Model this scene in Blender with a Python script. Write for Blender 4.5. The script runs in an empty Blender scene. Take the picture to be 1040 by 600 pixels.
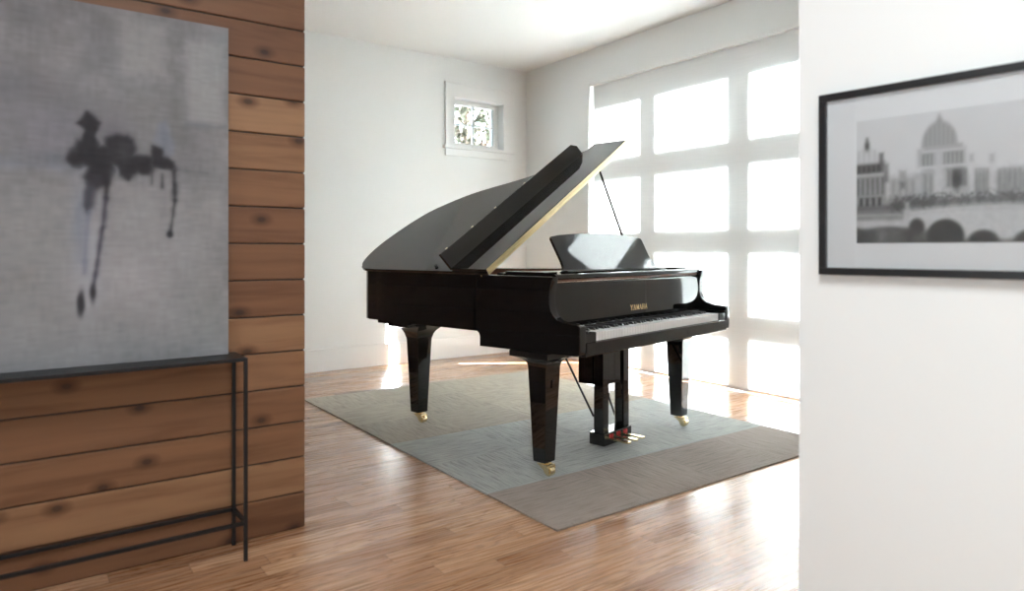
import bpy, bmesh, math, random
import numpy as np
from mathutils import Vector, Matrix
random.seed(7)
C = bpy.context.scene.collection
S = bpy.context.scene
R = math.radians

# ------------------------------------------------------------------ colours and materials
def lin(c):
    return tuple(((x/255)/12.92 if x/255 <= .04045 else ((x/255+.055)/1.055)**2.4) for x in c)

def nmat(name):
    m = bpy.data.materials.new(name); m.use_nodes = True
    nt = m.node_tree; nt.nodes.clear()
    out = nt.nodes.new('ShaderNodeOutputMaterial')
    return m, nt, out

def N(nt, typ, **kw):
    n = nt.nodes.new('ShaderNode'+typ)
    for k, v in kw.items():
        if k in n.inputs and not hasattr(n, k): n.inputs[k].default_value = v
        else: setattr(n, k, v)
    return n

def L(nt, a, b): nt.links.new(a, b)

def pbsdf(nt, out, col=(.8,.8,.8), rough=.5, metal=0, ior=1.5, coat=0):
    b = nt.nodes.new('ShaderNodeBsdfPrincipled')
    b.inputs['Base Color'].default_value = (*col, 1)
    b.inputs['Roughness'].default_value = rough
    b.inputs['Metallic'].default_value = metal
    b.inputs['IOR'].default_value = ior
    if coat: b.inputs['Coat Weight'].default_value = coat
    L(nt, b.outputs[0], out.inputs[0]); return b

def simple(name, col, rough=.5, metal=0, ior=1.5, bump=None, vary=0.0):
    m, nt, out = nmat(name)
    b = pbsdf(nt, out, col, rough, metal, ior)
    tc = N(nt, 'TexCoord')
    if vary:
        nz = N(nt, 'TexNoise'); nz.inputs['Scale'].default_value = 6; nz.inputs['Detail'].default_value = 4
        L(nt, tc.outputs['Object'], nz.inputs['Vector'])
        mx = N(nt, 'MixRGB', blend_type='MULTIPLY'); mx.inputs[0].default_value = vary
        mx.inputs[1].default_value = (*col, 1); L(nt, nz.outputs['Fac'], mx.inputs[2])
        L(nt, mx.outputs[0], b.inputs['Base Color'])
    if bump:
        nz = N(nt, 'TexNoise'); nz.inputs['Scale'].default_value = bump[0]
        L(nt, tc.outputs['Object'], nz.inputs['Vector'])
        bp = N(nt, 'Bump'); bp.inputs['Strength'].default_value = bump[1]; bp.inputs['Distance'].default_value = .002
        L(nt, nz.outputs['Fac'], bp.inputs['Height']); L(nt, bp.outputs[0], b.inputs['Normal'])
    return m

def math_(nt, op, a, b=None, c=None):
    n = N(nt, 'Math', operation=op)
    for i, v in enumerate((a, b, c)):
        if v is None: continue
        if isinstance(v, (int, float)): n.inputs[i].default_value = v
        else: L(nt, v, n.inputs[i])
    return n.outputs[0]

def ramp(nt, fac, stops):
    r = nt.nodes.new('ShaderNodeValToRGB'); cr = r.color_ramp
    while len(cr.elements) < len(stops): cr.elements.new(.5)
    for e, (p, c) in zip(cr.elements, stops):
        e.position = p; e.color = (*c, 1)
    L(nt, fac, r.inputs[0]); return r.outputs[0]

M = {}
M['wall'] = simple('white_wall_paint', (.825,.835,.825), .6, bump=(180,.08))
M['ceiling'] = simple('ceiling_paint', (.87,.88,.87), .8, bump=(120,.08))
M['trim'] = simple('white_trim_paint', (.82,.82,.81), .35)
M['black'] = simple('black_lacquer', (.004,.0038,.0038), .03, ior=1.65)
M['dark_satin'] = simple('black_satin', (.008,.008,.008), .35)
M['brass'] = simple('brass', (.93,.78,.48), .24, 1)
M['hinge'] = simple('hinge_brass', (.90,.76,.46), .30, 1)
M['ivory'] = simple('white_key_plastic', (.80,.79,.77), .2)
M['ebony'] = simple('black_key_plastic', (.008,.008,.008), .3)
M['red_felt'] = simple('red_felt', (.42,.02,.02), .9)
M['mahogany'] = simple('inner_rim_wood', (.22,.075,.035), .35, vary=.5)
M['plate'] = simple('gold_iron_plate', (.62,.42,.16), .3, .7)
M['steel'] = simple('steel_string', (.6,.6,.6), .25, 1)
M['spruce'] = simple('soundboard_spruce', (.62,.40,.18), .4, vary=.4)
M['iron'] = simple('black_iron', (.012,.012,.014), .42, .3)
M['frame_black'] = simple('black_frame_wood', (.012,.012,.013), .35)
M['mat_board'] = simple('mat_board', (.94,.945,.955), .9)
M['cream'] = simple('cream_rubber', (.75,.68,.5), .6)
M['bronze'] = simple('door_frame_bronze', (.16,.155,.15), .45)
M['vinyl'] = simple('window_vinyl', (.72,.76,.80), .4)
M['concrete'] = simple('driveway_asphalt', (.11,.11,.115), .9, bump=(40,.3))
M['bark'] = simple('bark', (.12,.085,.06), .95, bump=(30,.8))
M['gold_leaf'] = simple('gold_letter', (.86,.66,.36), .25, .9)

# leaves
def leaf_mat():
    m, nt, out = nmat('pale_leaf')
    oi = N(nt, 'NewGeometry')
    col = ramp(nt, oi.outputs['Random Per Island'], [(0,(.026,.031,.021)),(.4,(.050,.054,.040)),(.7,(.085,.078,.064)),(1,(.06,.042,.034))])
    d = N(nt, 'BsdfDiffuse'); t = N(nt, 'BsdfTranslucent'); mx = N(nt, 'MixShader'); mx.inputs[0].default_value = .4
    L(nt, col, d.inputs[0]); L(nt, col, t.inputs[0]); L(nt, d.outputs[0], mx.inputs[1]); L(nt, t.outputs[0], mx.inputs[2])
    L(nt, mx.outputs[0], out.inputs[0]); return m
M['leaf'] = leaf_mat()

def glass_mat(name, refl=.08, rough=.0):
    m, nt, out = nmat(name)
    t = N(nt, 'BsdfTransparent'); g = N(nt, 'BsdfGlossy'); g.inputs['Roughness'].default_value = rough
    fr = N(nt, 'Fresnel'); fr.inputs[0].default_value = 1.45
    k = math_(nt, 'MULTIPLY', fr.outputs[0], refl)
    mx = N(nt, 'MixShader'); L(nt, k, mx.inputs[0]); L(nt, t.outputs[0], mx.inputs[1]); L(nt, g.outputs[0], mx.inputs[2])
    L(nt, mx.outputs[0], out.inputs[0]); return m
M['glass'] = glass_mat('window_glass', .8)
M['pic_glass'] = glass_mat('picture_glass', .8)

def shade_mat():
    m, nt, out = nmat('roller_shade_fabric')
    tc = N(nt, 'TexCoord')
    wv = N(nt, 'TexNoise'); wv.inputs['Scale'].default_value = 3; wv.inputs['Detail'].default_value = 3
    mp = N(nt, 'Mapping'); mp.inputs['Scale'].default_value = (1, 1, 30)
    L(nt, tc.outputs['Object'], mp.inputs[0]); L(nt, mp.outputs[0], wv.inputs['Vector'])
    col = ramp(nt, wv.outputs['Fac'], [(.3,(.865,.875,.87)),(.7,(.895,.90,.895))])
    d = N(nt, 'BsdfDiffuse'); t = N(nt, 'BsdfTranslucent'); mx = N(nt, 'MixShader'); mx.inputs[0].default_value = .22
    L(nt, col, d.inputs[0]); L(nt, col, t.inputs[0])
    L(nt, d.outputs[0], mx.inputs[1]); L(nt, t.outputs[0], mx.inputs[2]); L(nt, mx.outputs[0], out.inputs[0]); return m
M['shade'] = shade_mat()

def floor_mat():
    m, nt, out = nmat('oak_floor')
    b = pbsdf(nt, out, rough=.22, coat=.45); b.inputs['Coat Roughness'].default_value = .22
    tc = N(nt, 'TexCoord'); sp = N(nt, 'SeparateXYZ'); L(nt, tc.outputs['Object'], sp.inputs[0])
    x, y = sp.outputs[0], sp.outputs[1]
    W = .083
    row = math_(nt, 'FLOOR', math_(nt, 'DIVIDE', y, W))
    wn = N(nt, 'TexWhiteNoise', noise_dimensions='1D'); L(nt, row, wn.inputs['W'])
    xo = math_(nt, 'ADD', x, math_(nt, 'MULTIPLY', wn.outputs['Value'], 7.3))
    seg = math_(nt, 'FLOOR', math_(nt, 'DIVIDE', xo, 1.05))
    cv = N(nt, 'CombineXYZ'); L(nt, row, cv.inputs[0]); L(nt, seg, cv.inputs[1])
    bn = N(nt, 'TexWhiteNoise', noise_dimensions='3D'); L(nt, cv.outputs[0], bn.inputs['Vector'])
    tone = ramp(nt, bn.outputs['Value'], [(0,(.36,.185,.098)),(.35,(.49,.272,.152)),(.7,(.565,.335,.20)),(1,(.64,.41,.26))])
    # grain: stretched noise, offset per board
    off = N(nt, 'CombineXYZ'); L(nt, math_(nt, 'MULTIPLY', bn.outputs['Value'], 41.0), off.inputs[2])
    vm = N(nt, 'VectorMath', operation='ADD'); L(nt, tc.outputs['Object'], vm.inputs[0]); L(nt, off.outputs[0], vm.inputs[1])
    mp = N(nt, 'Mapping'); mp.inputs['Scale'].default_value = (1.0, 8.5, 1); L(nt, vm.outputs[0], mp.inputs[0])
    nz = N(nt, 'TexNoise'); nz.inputs['Scale'].default_value = 1.5; nz.inputs['Detail'].default_value = 3; nz.inputs['Distortion'].default_value = .6
    L(nt, mp.outputs[0], nz.inputs['Vector'])
    rings = math_(nt, 'FRACT', math_(nt, 'MULTIPLY', nz.outputs['Fac'], 11.0))
    g = ramp(nt, rings, [(0,(.46,.38,.32)),(.30,(.95,.94,.93)),(.70,(1.03,1.02,1.0)),(1,(.62,.55,.49))])
    mp2 = N(nt, 'Mapping'); mp2.inputs['Scale'].default_value = (4, 160, 1); L(nt, vm.outputs[0], mp2.inputs[0])
    nz2 = N(nt, 'TexNoise'); nz2.inputs['Scale'].default_value = 1; nz2.inputs['Detail'].default_value = 2; L(nt, mp2.outputs[0], nz2.inputs['Vector'])
    g2 = ramp(nt, nz2.outputs['Fac'], [(.3,(.82,.80,.77)),(.6,(1,1,1))])
    m1 = N(nt, 'MixRGB', blend_type='MULTIPLY'); m1.inputs[0].default_value = .8; L(nt, tone, m1.inputs[1]); L(nt, g, m1.inputs[2])
    m2 = N(nt, 'MixRGB', blend_type='MULTIPLY'); m2.inputs[0].default_value = .8; L(nt, m1.outputs[0], m2.inputs[1]); L(nt, g2, m2.inputs[2])
    # board joints
    fy = math_(nt, 'FRACT', math_(nt, 'DIVIDE', y, W)); ey = math_(nt, 'MINIMUM', fy, math_(nt, 'SUBTRACT', 1.0, fy))
    fx = math_(nt, 'FRACT', math_(nt, 'DIVIDE', xo, 1.05)); ex = math_(nt, 'MULTIPLY', math_(nt, 'MINIMUM', fx, math_(nt, 'SUBTRACT', 1.0, fx)), 12.0)
    e = math_(nt, 'MINIMUM', ey, ex)
    j = ramp(nt, e, [(.0,(.42,.36,.32)),(.022,(1,1,1))])
    m3 = N(nt, 'MixRGB', blend_type='MULTIPLY'); m3.inputs[0].default_value = 1; L(nt, m2.outputs[0], m3.inputs[1]); L(nt, j, m3.inputs[2])
    L(nt, m3.outputs[0], b.inputs['Base Color'])
    ro = ramp(nt, nz2.outputs['Fac'], [(.2,(.24,.24,.24)),(.8,(.32,.32,.32))]); L(nt, ro, b.inputs['Roughness'])
    bp = N(nt, 'Bump'); bp.inputs['Strength'].default_value = .05; bp.inputs['Distance'].default_value = .0006
    L(nt, nz2.outputs['Fac'], bp.inputs['Height']); L(nt, bp.outputs[0], b.inputs['Normal'])
    return m
M['floor'] = floor_mat()

PLANK = .1373
def cedar_mat(name='cedar_planks', k=1.0):
    m, nt, out = nmat(name)
    b = pbsdf(nt, out, rough=.55)
    tc = N(nt, 'TexCoord'); sp = N(nt, 'SeparateXYZ'); L(nt, tc.outputs['Object'], sp.inputs[0])
    row = math_(nt, 'FLOOR', math_(nt, 'DIVIDE', math_(nt, 'ADD', sp.outputs[2], .0001), PLANK))
    wn = N(nt, 'TexWhiteNoise', noise_dimensions='1D'); L(nt, math_(nt, 'ADD', row, 3.37), wn.inputs['W'])
    tone = ramp(nt, wn.outputs['Value'], [(p, tuple(k*v for v in c)) for p, c in [(0,(.155,.070,.034)),(.35,(.20,.095,.046)),(.65,(.255,.132,.066)),(1,(.32,.185,.10))]])
    off = N(nt, 'CombineXYZ'); L(nt, math_(nt, 'MULTIPLY', wn.outputs['Value'], 23.0), off.inputs[0]); L(nt, math_(nt, 'MULTIPLY', wn.outputs['Value'], 11.0), off.inputs[1])
    vm = N(nt, 'VectorMath', operation='ADD'); L(nt, tc.outputs['Object'], vm.inputs[0]); L(nt, off.outputs[0], vm.inputs[1])
    mp = N(nt, 'Mapping'); mp.inputs['Scale'].default_value = (1.3, 1.3, 16); L(nt, vm.outputs[0], mp.inputs[0])
    nz = N(nt, 'TexNoise'); nz.inputs['Scale'].default_value = 1.6; nz.inputs['Detail'].default_value = 4; nz.inputs['Distortion'].default_value = .5
    L(nt, mp.outputs[0], nz.inputs['Vector'])
    g = ramp(nt, nz.outputs['Fac'], [(.25,(.62,.52,.46)),(.5,(.95,.92,.9)),(.75,(1.12,1.1,1.06))])
    m1 = N(nt, 'MixRGB', blend_type='MULTIPLY'); m1.inputs[0].default_value = .9; L(nt, tone, m1.inputs[1]); L(nt, g, m1.inputs[2])
    # knots
    sk = N(nt, 'SeparateXYZ'); L(nt, vm.outputs[0], sk.inputs[0]); ck = N(nt, 'CombineXYZ')
    L(nt, math_(nt, 'ADD', sk.outputs[0], sk.outputs[1]), ck.inputs[0]); L(nt, sk.outputs[2], ck.inputs[1])
    mk = N(nt, 'Mapping'); mk.inputs['Scale'].default_value = (3.2, 5.2, 1); L(nt, ck.outputs[0], mk.inputs[0])
    vo = N(nt, 'TexVoronoi', feature='F1', voronoi_dimensions='2D'); vo.inputs['Scale'].default_value = 1.0; vo.inputs['Randomness'].default_value = .9; L(nt, mk.outputs[0], vo.inputs['Vector'])
    kn = ramp(nt, vo.outputs['Distance'], [(.035,(.10,.06,.05)),(.06,(.42,.32,.27)),(.16,(1,1,1))])
    m2 = N(nt, 'MixRGB', blend_type='MULTIPLY'); m2.inputs[0].default_value = .85; L(nt, m1.outputs[0], m2.inputs[1]); L(nt, kn, m2.inputs[2])
    L(nt, m2.outputs[0], b.inputs['Base Color'])
    return m
M['cedar'] = cedar_mat()
M['cedar_dark'] = cedar_mat('cedar_planks_darkened', .42)  # cedar copy darkened in colour so the piano side mirrors less light

def rug_mat():
    # carpet tiles: object space has its origin at the front left corner of the rug
    m, nt, out = nmat('carpet_tiles')
    b = pbsdf(nt, out, rough=.95)
    b.inputs['Sheen Weight'].default_value = .15
    tc = N(nt, 'TexCoord'); sp = N(nt, 'SeparateXYZ'); L(nt, tc.outputs['Object'], sp.inputs[0])
    x, y = sp.outputs[0], sp.outputs[1]
    tx = math_(nt, 'FLOOR', math_(nt, 'DIVIDE', x, .5025)); ty = math_(nt, 'FLOOR', math_(nt, 'DIVIDE', math_(nt, 'SUBTRACT', y, .02), .475))
    par = math_(nt, 'MODULO', math_(nt, 'ADD', math_(nt, 'ADD', tx, ty), 10.0), 2.0)
    cid = N(nt, 'CombineXYZ'); L(nt, tx, cid.inputs[0]); L(nt, ty, cid.inputs[1])
    wn = N(nt, 'TexWhiteNoise', noise_dimensions='3D'); L(nt, cid.outputs[0], wn.inputs['Vector'])
    brown, grey, taupe = (.270,.218,.182), (.335,.345,.330), (.335,.290,.225)
    s1 = math_(nt, 'GREATER_THAN', y, .478); s2 = math_(nt, 'GREATER_THAN', y, 1.435)
    a = N(nt, 'MixRGB'); a.inputs[1].default_value = (*brown,1); a.inputs[2].default_value = (*grey,1); L(nt, s1, a.inputs[0])
    c = N(nt, 'MixRGB'); c.inputs[2].default_value = (*taupe,1); L(nt, a.outputs[0], c.inputs[1]); L(nt, s2, c.inputs[0])
    tn = ramp(nt, wn.outputs['Value'], [(0,(.90,.90,.90)),(1,(1.08,1.07,1.05))])
    d = N(nt, 'MixRGB', blend_type='MULTIPLY'); d.inputs[0].default_value = 1; L(nt, c.outputs[0], d.inputs[1]); L(nt, tn, d.inputs[2])
    def streak(sc):
        mp = N(nt, 'Mapping'); mp.inputs['Scale'].default_value = sc; L(nt, tc.outputs['Object'], mp.inputs[0])
        nz = N(nt, 'TexNoise'); nz.inputs['Scale'].default_value = 1; nz.inputs['Detail'].default_value = 3; nz.inputs['Roughness'].default_value = .7
        L(nt, mp.outputs[0], nz.inputs['Vector']); return nz.outputs['Fac']
    sx, sy = streak((6, 120, 1)), streak((120, 6, 1))
    st = N(nt, 'MixRGB'); L(nt, par, st.inputs[0]); L(nt, sx, st.inputs[1]); L(nt, sy, st.inputs[2])
    sc = ramp(nt, st.outputs[0], [(.36,(.48,.47,.46)),(.47,(.95,.95,.95)),(.62,(1.24,1.22,1.20))])
    e = N(nt, 'MixRGB', blend_type='MULTIPLY'); e.inputs[0].default_value = .85; L(nt, d.outputs[0], e.inputs[1]); L(nt, sc, e.inputs[2])
    pile = N(nt, 'TexNoise'); pile.inputs['Scale'].default_value = 260; pile.inputs['Detail'].default_value = 2; L(nt, tc.outputs['Object'], pile.inputs['Vector'])
    pc = ramp(nt, pile.outputs['Fac'], [(.3,(.78,.78,.78)),(.7,(1.15,1.15,1.15))])
    f = N(nt, 'MixRGB', blend_type='MULTIPLY'); f.inputs[0].default_value = .8; L(nt, e.outputs[0], f.inputs[1]); L(nt, pc, f.inputs[2])
    L(nt, f.outputs[0], b.inputs['Base Color'])
    bp = N(nt, 'Bump'); bp.inputs['Strength'].default_value = .5; bp.inputs['Distance'].default_value = .003
    L(nt, st.outputs[0], bp.inputs['Height']); L(nt, bp.outputs[0], b.inputs['Normal'])
    return m
M['rug'] = rug_mat()

def vcol_mat(name, rough=.8):
    m, nt, out = nmat(name)
    b = pbsdf(nt, out, rough=rough)
    a = N(nt, 'Attribute'); a.attribute_name = 'Col'; L(nt, a.outputs['Color'], b.inputs['Base Color']); return m
M['canvas'] = vcol_mat('painted_canvas', .75)
M['print'] = vcol_mat('photo_print', .6)

# ------------------------------------------------------------------ mesh helpers
def link(name, me, m, parent=None):
    o = bpy.data.objects.new(name, me); C.objects.link(o)
    if m is not None:
        for mm in (m if isinstance(m, (list, tuple)) else [m]): me.materials.append(mm)
    if parent is not None: o.parent = parent
    return o

class MB:
    def __init__(s): s.bm = bmesh.new()
    def box(s, x0, x1, y0, y1, z0, z1, bev=0):
        b = bmesh.new(); bmesh.ops.create_cube(b, size=1)
        for v in b.verts:
            v.co = Vector(((x0+x1)/2+v.co.x*(x1-x0), (y0+y1)/2+v.co.y*(y1-y0), (z0+z1)/2+v.co.z*(z1-z0)))
        return s._add(b, bev)
    def _add(s, b, bev=0, seg=2):
        if bev: bmesh.ops.bevel(b, geom=list(b.edges), offset=bev, segments=seg, profile=.6, affect='EDGES', clamp_overlap=True)
        bmesh.ops.recalc_face_normals(b, faces=list(b.faces))
        me = bpy.data.meshes.new('t'); b.to_mesh(me); b.free(); s.bm.from_mesh(me); bpy.data.meshes.remove(me); return s
    def prism(s, pts, axis, a0, a1, bev=0, keep=None):
        """extrude a 2D outline along an axis: axis 'x' uses pts (y,z); 'y' (x,z); 'z' (x,y)"""
        b = bmesh.new()
        f = {'x': lambda p, a: (a, p[0], p[1]), 'y': lambda p, a: (p[0], a, p[1]), 'z': lambda p, a: (p[0], p[1], a)}[axis]
        lo = [b.verts.new(f(p, a0)) for p in pts]; hi = [b.verts.new(f(p, a1)) for p in pts]
        b.faces.new(lo); b.faces.new(hi[::-1]); n = len(pts)
        for i in range(n): b.faces.new((lo[i], hi[i], hi[(i+1)%n], lo[(i+1)%n]))
        bmesh.ops.recalc_face_normals(b, faces=list(b.faces))
        if bev:
            es = [e for e in b.edges if (e.verts[0] in lo) == (e.verts[1] in lo)]
            if keep: es = [e for e in es if not all(keep(v.co) for v in e.verts)]
            bmesh.ops.bevel(b, geom=es, offset=bev, segments=2, profile=.6, affect='EDGES', clamp_overlap=True)
        return s._add(b)
    def ring(s, outer, inner, z0, z1):
        b = bmesh.new(); n = len(outer)
        V = [[b.verts.new((p[0], p[1], z)) for p in poly] for poly, z in ((outer,z0),(outer,z1),(inner,z1),(inner,z0))]
        for k in range(4):
            A, B = V[k], V[(k+1)%4]
            for i in range(n-1): b.faces.new((A[i], A[i+1], B[i+1], B[i]))
        for i in (0, n-1): b.faces.new([V[k][i] for k in range(4)])
        return s._add(b)
    def tube(s, pts, r, seg=10, caps=True):
        pts = [Vector(p) for p in pts]; b = bmesh.new(); rings = []
        rs = r if isinstance(r, (list, tuple)) else [r]*len(pts)
        for i, p in enumerate(pts):
            d = (pts[min(i+1, len(pts)-1)]-pts[max(i-1, 0)]).normalized()
            u = d.orthogonal().normalized() if i == 0 else (u-d*u.dot(d)).normalized()
            w = d.cross(u)
            rings.append([b.verts.new(p+(u*math.cos(2*math.pi*k/seg)+w*math.sin(2*math.pi*k/seg))*rs[i]) for k in range(seg)])
        for A, B in zip(rings, rings[1:]):
            for k in range(seg): b.faces.new((A[k], A[(k+1)%seg], B[(k+1)%seg], B[k]))
        if caps: b.faces.new(rings[0][::-1]); b.faces.new(rings[-1])
        return s._add(b)
    def loft(s, secs, bev=0):
        """secs: (z, cx, cy, hx, hy) rectangular sections"""
        b = bmesh.new(); rings = []
        for z, cx, cy, hx, hy in secs:
            rings.append([b.verts.new((cx+sx*hx, cy+sy*hy, z)) for sx, sy in ((-1,-1),(1,-1),(1,1),(-1,1))])
        for A, B in zip(rings, rings[1:]):
            for k in range(4): b.faces.new((A[k], A[(k+1)%4], B[(k+1)%4], B[k]))
        b.faces.new(rings[0][::-1]); b.faces.new(rings[-1])
        bmesh.ops.recalc_face_normals(b, faces=list(b.faces))
        if bev:
            es = [e for e in b.edges if abs(e.verts[0].co.z-e.verts[1].co.z) > 1e-5 or len(e.link_faces) and any(len(f.verts)==4 and abs(f.normal.z)>.99 for f in e.link_faces)]
            bmesh.ops.bevel(b, geom=es, offset=bev, segments=2, profile=.6, affect='EDGES', clamp_overlap=True)
        return s._add(b)
    def xform(s, mat):
        bmesh.ops.transform(s.bm, matrix=mat, verts=list(s.bm.verts)); return s
    def build(s, name, m, parent=None, smooth=False):
        me = bpy.data.meshes.new(name); s.bm.to_mesh(me); s.bm.free()
        if smooth:
            me.polygons.foreach_set('use_smooth', [len(p.vertices) <= 4 for p in me.polygons])
            me.set_sharp_from_angle(angle=R(50))
        o = link(name, me, m, parent)
        if smooth:
            wn = o.modifiers.new('weighted', 'WEIGHTED_NORMAL'); wn.keep_sharp = True; wn.weight = 100
        return o

def empty(name, loc, rz=0):
    o = bpy.data.objects.new(name, None); C.objects.link(o); o.location = loc; o.rotation_euler.z = rz; o.empty_display_size = .1; return o
def tag(o, label, cat, group=None):
    o['label'] = label; o['category'] = cat
    if group: o['group'] = group
    return o
def struct(o): o['kind'] = 'structure'; return o

# ------------------------------------------------------------------ room shell
CEIL = 2.992; YB = 5.95; XR = 4.46
XL, YF = -3.4, -3.3             # unseen side and rear of the near room
struct(MB().box(XL-.2, XR+.3, YF-.2, YB+.3, -.2, 0).build('floor', M['floor']))
struct(MB().box(XL-.2, XR+.3, YF-.2, YB+.3, CEIL, CEIL+.15).build('ceiling', M['ceiling']))

# back wall with the small window (opening x .., z ..)
WX0, WX1, WZ0, WZ1 = 3.555, 4.15, 2.115, 2.60
w = MB(); y0, y1 = YB, YB+.16
w.box(.6, WX0, y0, y1, 0, CEIL); w.box(WX1, XR+.3, y0, y1, 0, CEIL)
w.box(WX0, WX1, y0, y1, 0, WZ0); w.box(WX0, WX1, y0, y1, WZ1, CEIL)
struct(w.build('wall_back', M['wall']))
b = MB().box(.9, XR, YB-.018, YB, 0, .2, .003); struct(b.build('baseboard_back', M['trim']))
# window on the back wall
wr = struct(empty('window_2', (3.85, YB, WZ0)))
def wparts():
    ox, oz = 3.85, WZ0
    def B(m, x0, x1, ya, yb, z0, z1, bev=.002): m.box(x0-ox, x1-ox, ya-YB, yb-YB, z0-oz, z1-oz, bev)
    m = MB()
    B(m, WX0-.105, WX0, YB-.02, YB, WZ0, WZ1); B(m, WX1, WX1+.11, YB-.02, YB, WZ0, WZ1)
    B(m, WX0-.105, WX1+.11, YB-.02, YB, WZ1, WZ1+.135); B(m, WX0-.11, WX1+.115, YB-.03, YB, WZ1+.135, WZ1+.15)
    m.build('casing', M['trim'], wr)
    m = MB(); B(m, WX0-.13, WX1+.135, YB-.045, YB+.03, WZ0-.03, WZ0); m.build('sill', M['trim'], wr)
    m = MB(); B(m, WX0-.105, WX1+.11, YB-.018, YB, WZ0-.10, WZ0-.03); m.build('apron', M['trim'], wr)
    m = MB()
    ya, yb = YB+.085, YB+.125
    B(m, WX0, WX0+.05, ya, yb, WZ0, WZ1); B(m, WX1-.05, WX1, ya, yb, WZ0, WZ1)
    B(m, WX0+.05, WX1-.05, ya, yb, WZ0, WZ0+.05); B(m, WX0+.05, WX1-.05, ya, yb, WZ1-.045, WZ1)
    m.build('sash', M['trim'], wr)
    m = MB(); xm = (WX0+WX1)/2-.01; zm = (WZ0+WZ1)/2
    B(m, xm-.008, xm+.008, ya+.01, yb-.005, WZ0+.05, WZ1-.045); B(m, WX0+.05, WX1-.05, ya+.01, yb-.005, zm-.007, zm+.007)
    B(m, WX1-.075, WX1-.05, ya+.012, yb, WZ0+.05, WZ1-.045)
    m.build('muntin', M['vinyl'], wr)
    m = MB(); B(m, WX0+.05, WX1-.05, ya+.018, ya+.022, WZ0+.05, WZ1-.045, 0); m.build('pane', M['glass'], wr)
    m = MB(); B(m, xm-.03, xm+.055, ya-.03, ya, WZ0+.012, WZ0+.03, .004); m.build('crank_handle', M['trim'], wr)
wparts()

# wall with the big glazed door and its shade
DY0, DY1, DZ = 2.03, 4.955, 2.675
w = MB()
w.box(XR, XR+.16, DY1, YB, 0, CEIL); w.box(XR, XR+.16, DY0, DY1, DZ, CEIL); w.box(XR, XR+.16, YF, DY0, 0, CEIL)
struct(w.build('wall_right', M['wall']))
struct(MB().box(XR-.018, XR, DY1+.03, YB-.018, 0, .2, .003).build('baseboard_right', M['trim']))
gx0, gx1 = XR+.095, XR+.14
gr = struct(empty('door_1', (gx0, DY0, 0)))
COLS = [(4.215, 5.0), (3.285, 4.06), (2.245, 3.115)]   # glazed columns
ROWS = [(-.02, .43), (.61, 1.09), (1.265, 1.76), (1.945, 2.445)]
def gdoor():
    m = MB(); ys = sorted(v for c in COLS for v in c)
    f = lambda y0, y1, z0, z1: m.box(gx0-gx0, gx1-gx0, y0-DY0, y1-DY0, z0, z1, .004)
    edges = [(DY0, 2.245), (3.115, 3.285), (4.06, 4.215)]
    for a, c in edges: f(a, c, 0, DZ)
    for a, c in ((.43, .61), (1.09, 1.265), (1.76, 1.945), (2.445, DZ)):
        for y0, y1 in COLS: f(y0, min(y1, DY1), a, c)
    f(4.83, DY1, 1.265, 1.76); f(4.83, DY1, 1.945, 2.445)      # unseen strip added to block sun through the upper side gap
    m.build('door_frame', M['bronze'], gr)
    for y0, y1 in COLS:
        for z0, z1 in ROWS:
            MB().box(.02, .024, y0-DY0, min(y1, DY1)-DY0, max(z0, 0), z1).build('pane', M['glass'], gr)
gdoor()
# roller shade
sh = empty('roller_shade', (XR+.012, 3.0, 0))
tag(sh, 'white translucent roller shade drawn down over the big paned glass door', 'window shade')
MB().box(-.002, .002, 2.031-3, 4.893-3, .028, 2.64).build('shade_fabric', M['shade'], sh)
MB().box(-.05, .02, 2.04-3, 4.90-3, 2.634, 2.668, .004).build('head_rail', M['trim'], sh)
MB().box(-.006, .006, 2.031-3, 4.893-3, .006, .030, .003).build('hem_bar', M['trim'], sh)

# cedar clad wall block (front face and the return towards the piano)
CX, CY = .912, 2.65
def cedar_wall(name, x0, x1, ya, yb, mat_):
    m = MB(); k = 0; z = 0
    while z < CEIL:
        z1 = min(z+PLANK, CEIL); m.box(x0, x1, ya, yb, z+.0022, z1-.0022, .005); z += PLANK
    return struct(m.build(name, mat_))
cedar_wall('wall_left', XL, CX, CY, CY+.02, M['cedar'])
struct(MB().box(XL, CX-.004, CY+.008, CY+.1, 0, CEIL).build('trim_1', M['frame_black']))
cedar_wall('wall_return', CX-.02, CX, CY+.02, YB, M['cedar_dark'])
struct(MB().box(CX-.1, CX-.008, CY+.1, YB, 0, CEIL).build('trim_2', M['frame_black']))

# picture wall on the right, slightly off square
PA = Vector((1.84, 1.065)); PD = Vector((.08746, -.99617)); PN = Vector((-.99617, -.08746))
ang = math.atan2(PD.y, PD.x)
def on_pic(s, out): return PA+PD*s+PN*out
pw = MB().box(-.068, 4.35, 0, .14, 0, CEIL).build('wall_picture', M['wall']); struct(pw)
pw.location = (PA.x, PA.y, 0); pw.rotation_euler.z = ang
# local axes: +x along the wall (towards the camera), -y is into the room? check sign
if (Matrix.Rotation(ang, 2) @ Vector((0, 1))).dot(PN) > 0:
    for v in pw.data.vertices: v.co.y = -v.co.y
    pw.data.flip_normals()
    PSGN = 1
else: PSGN = -1
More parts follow.
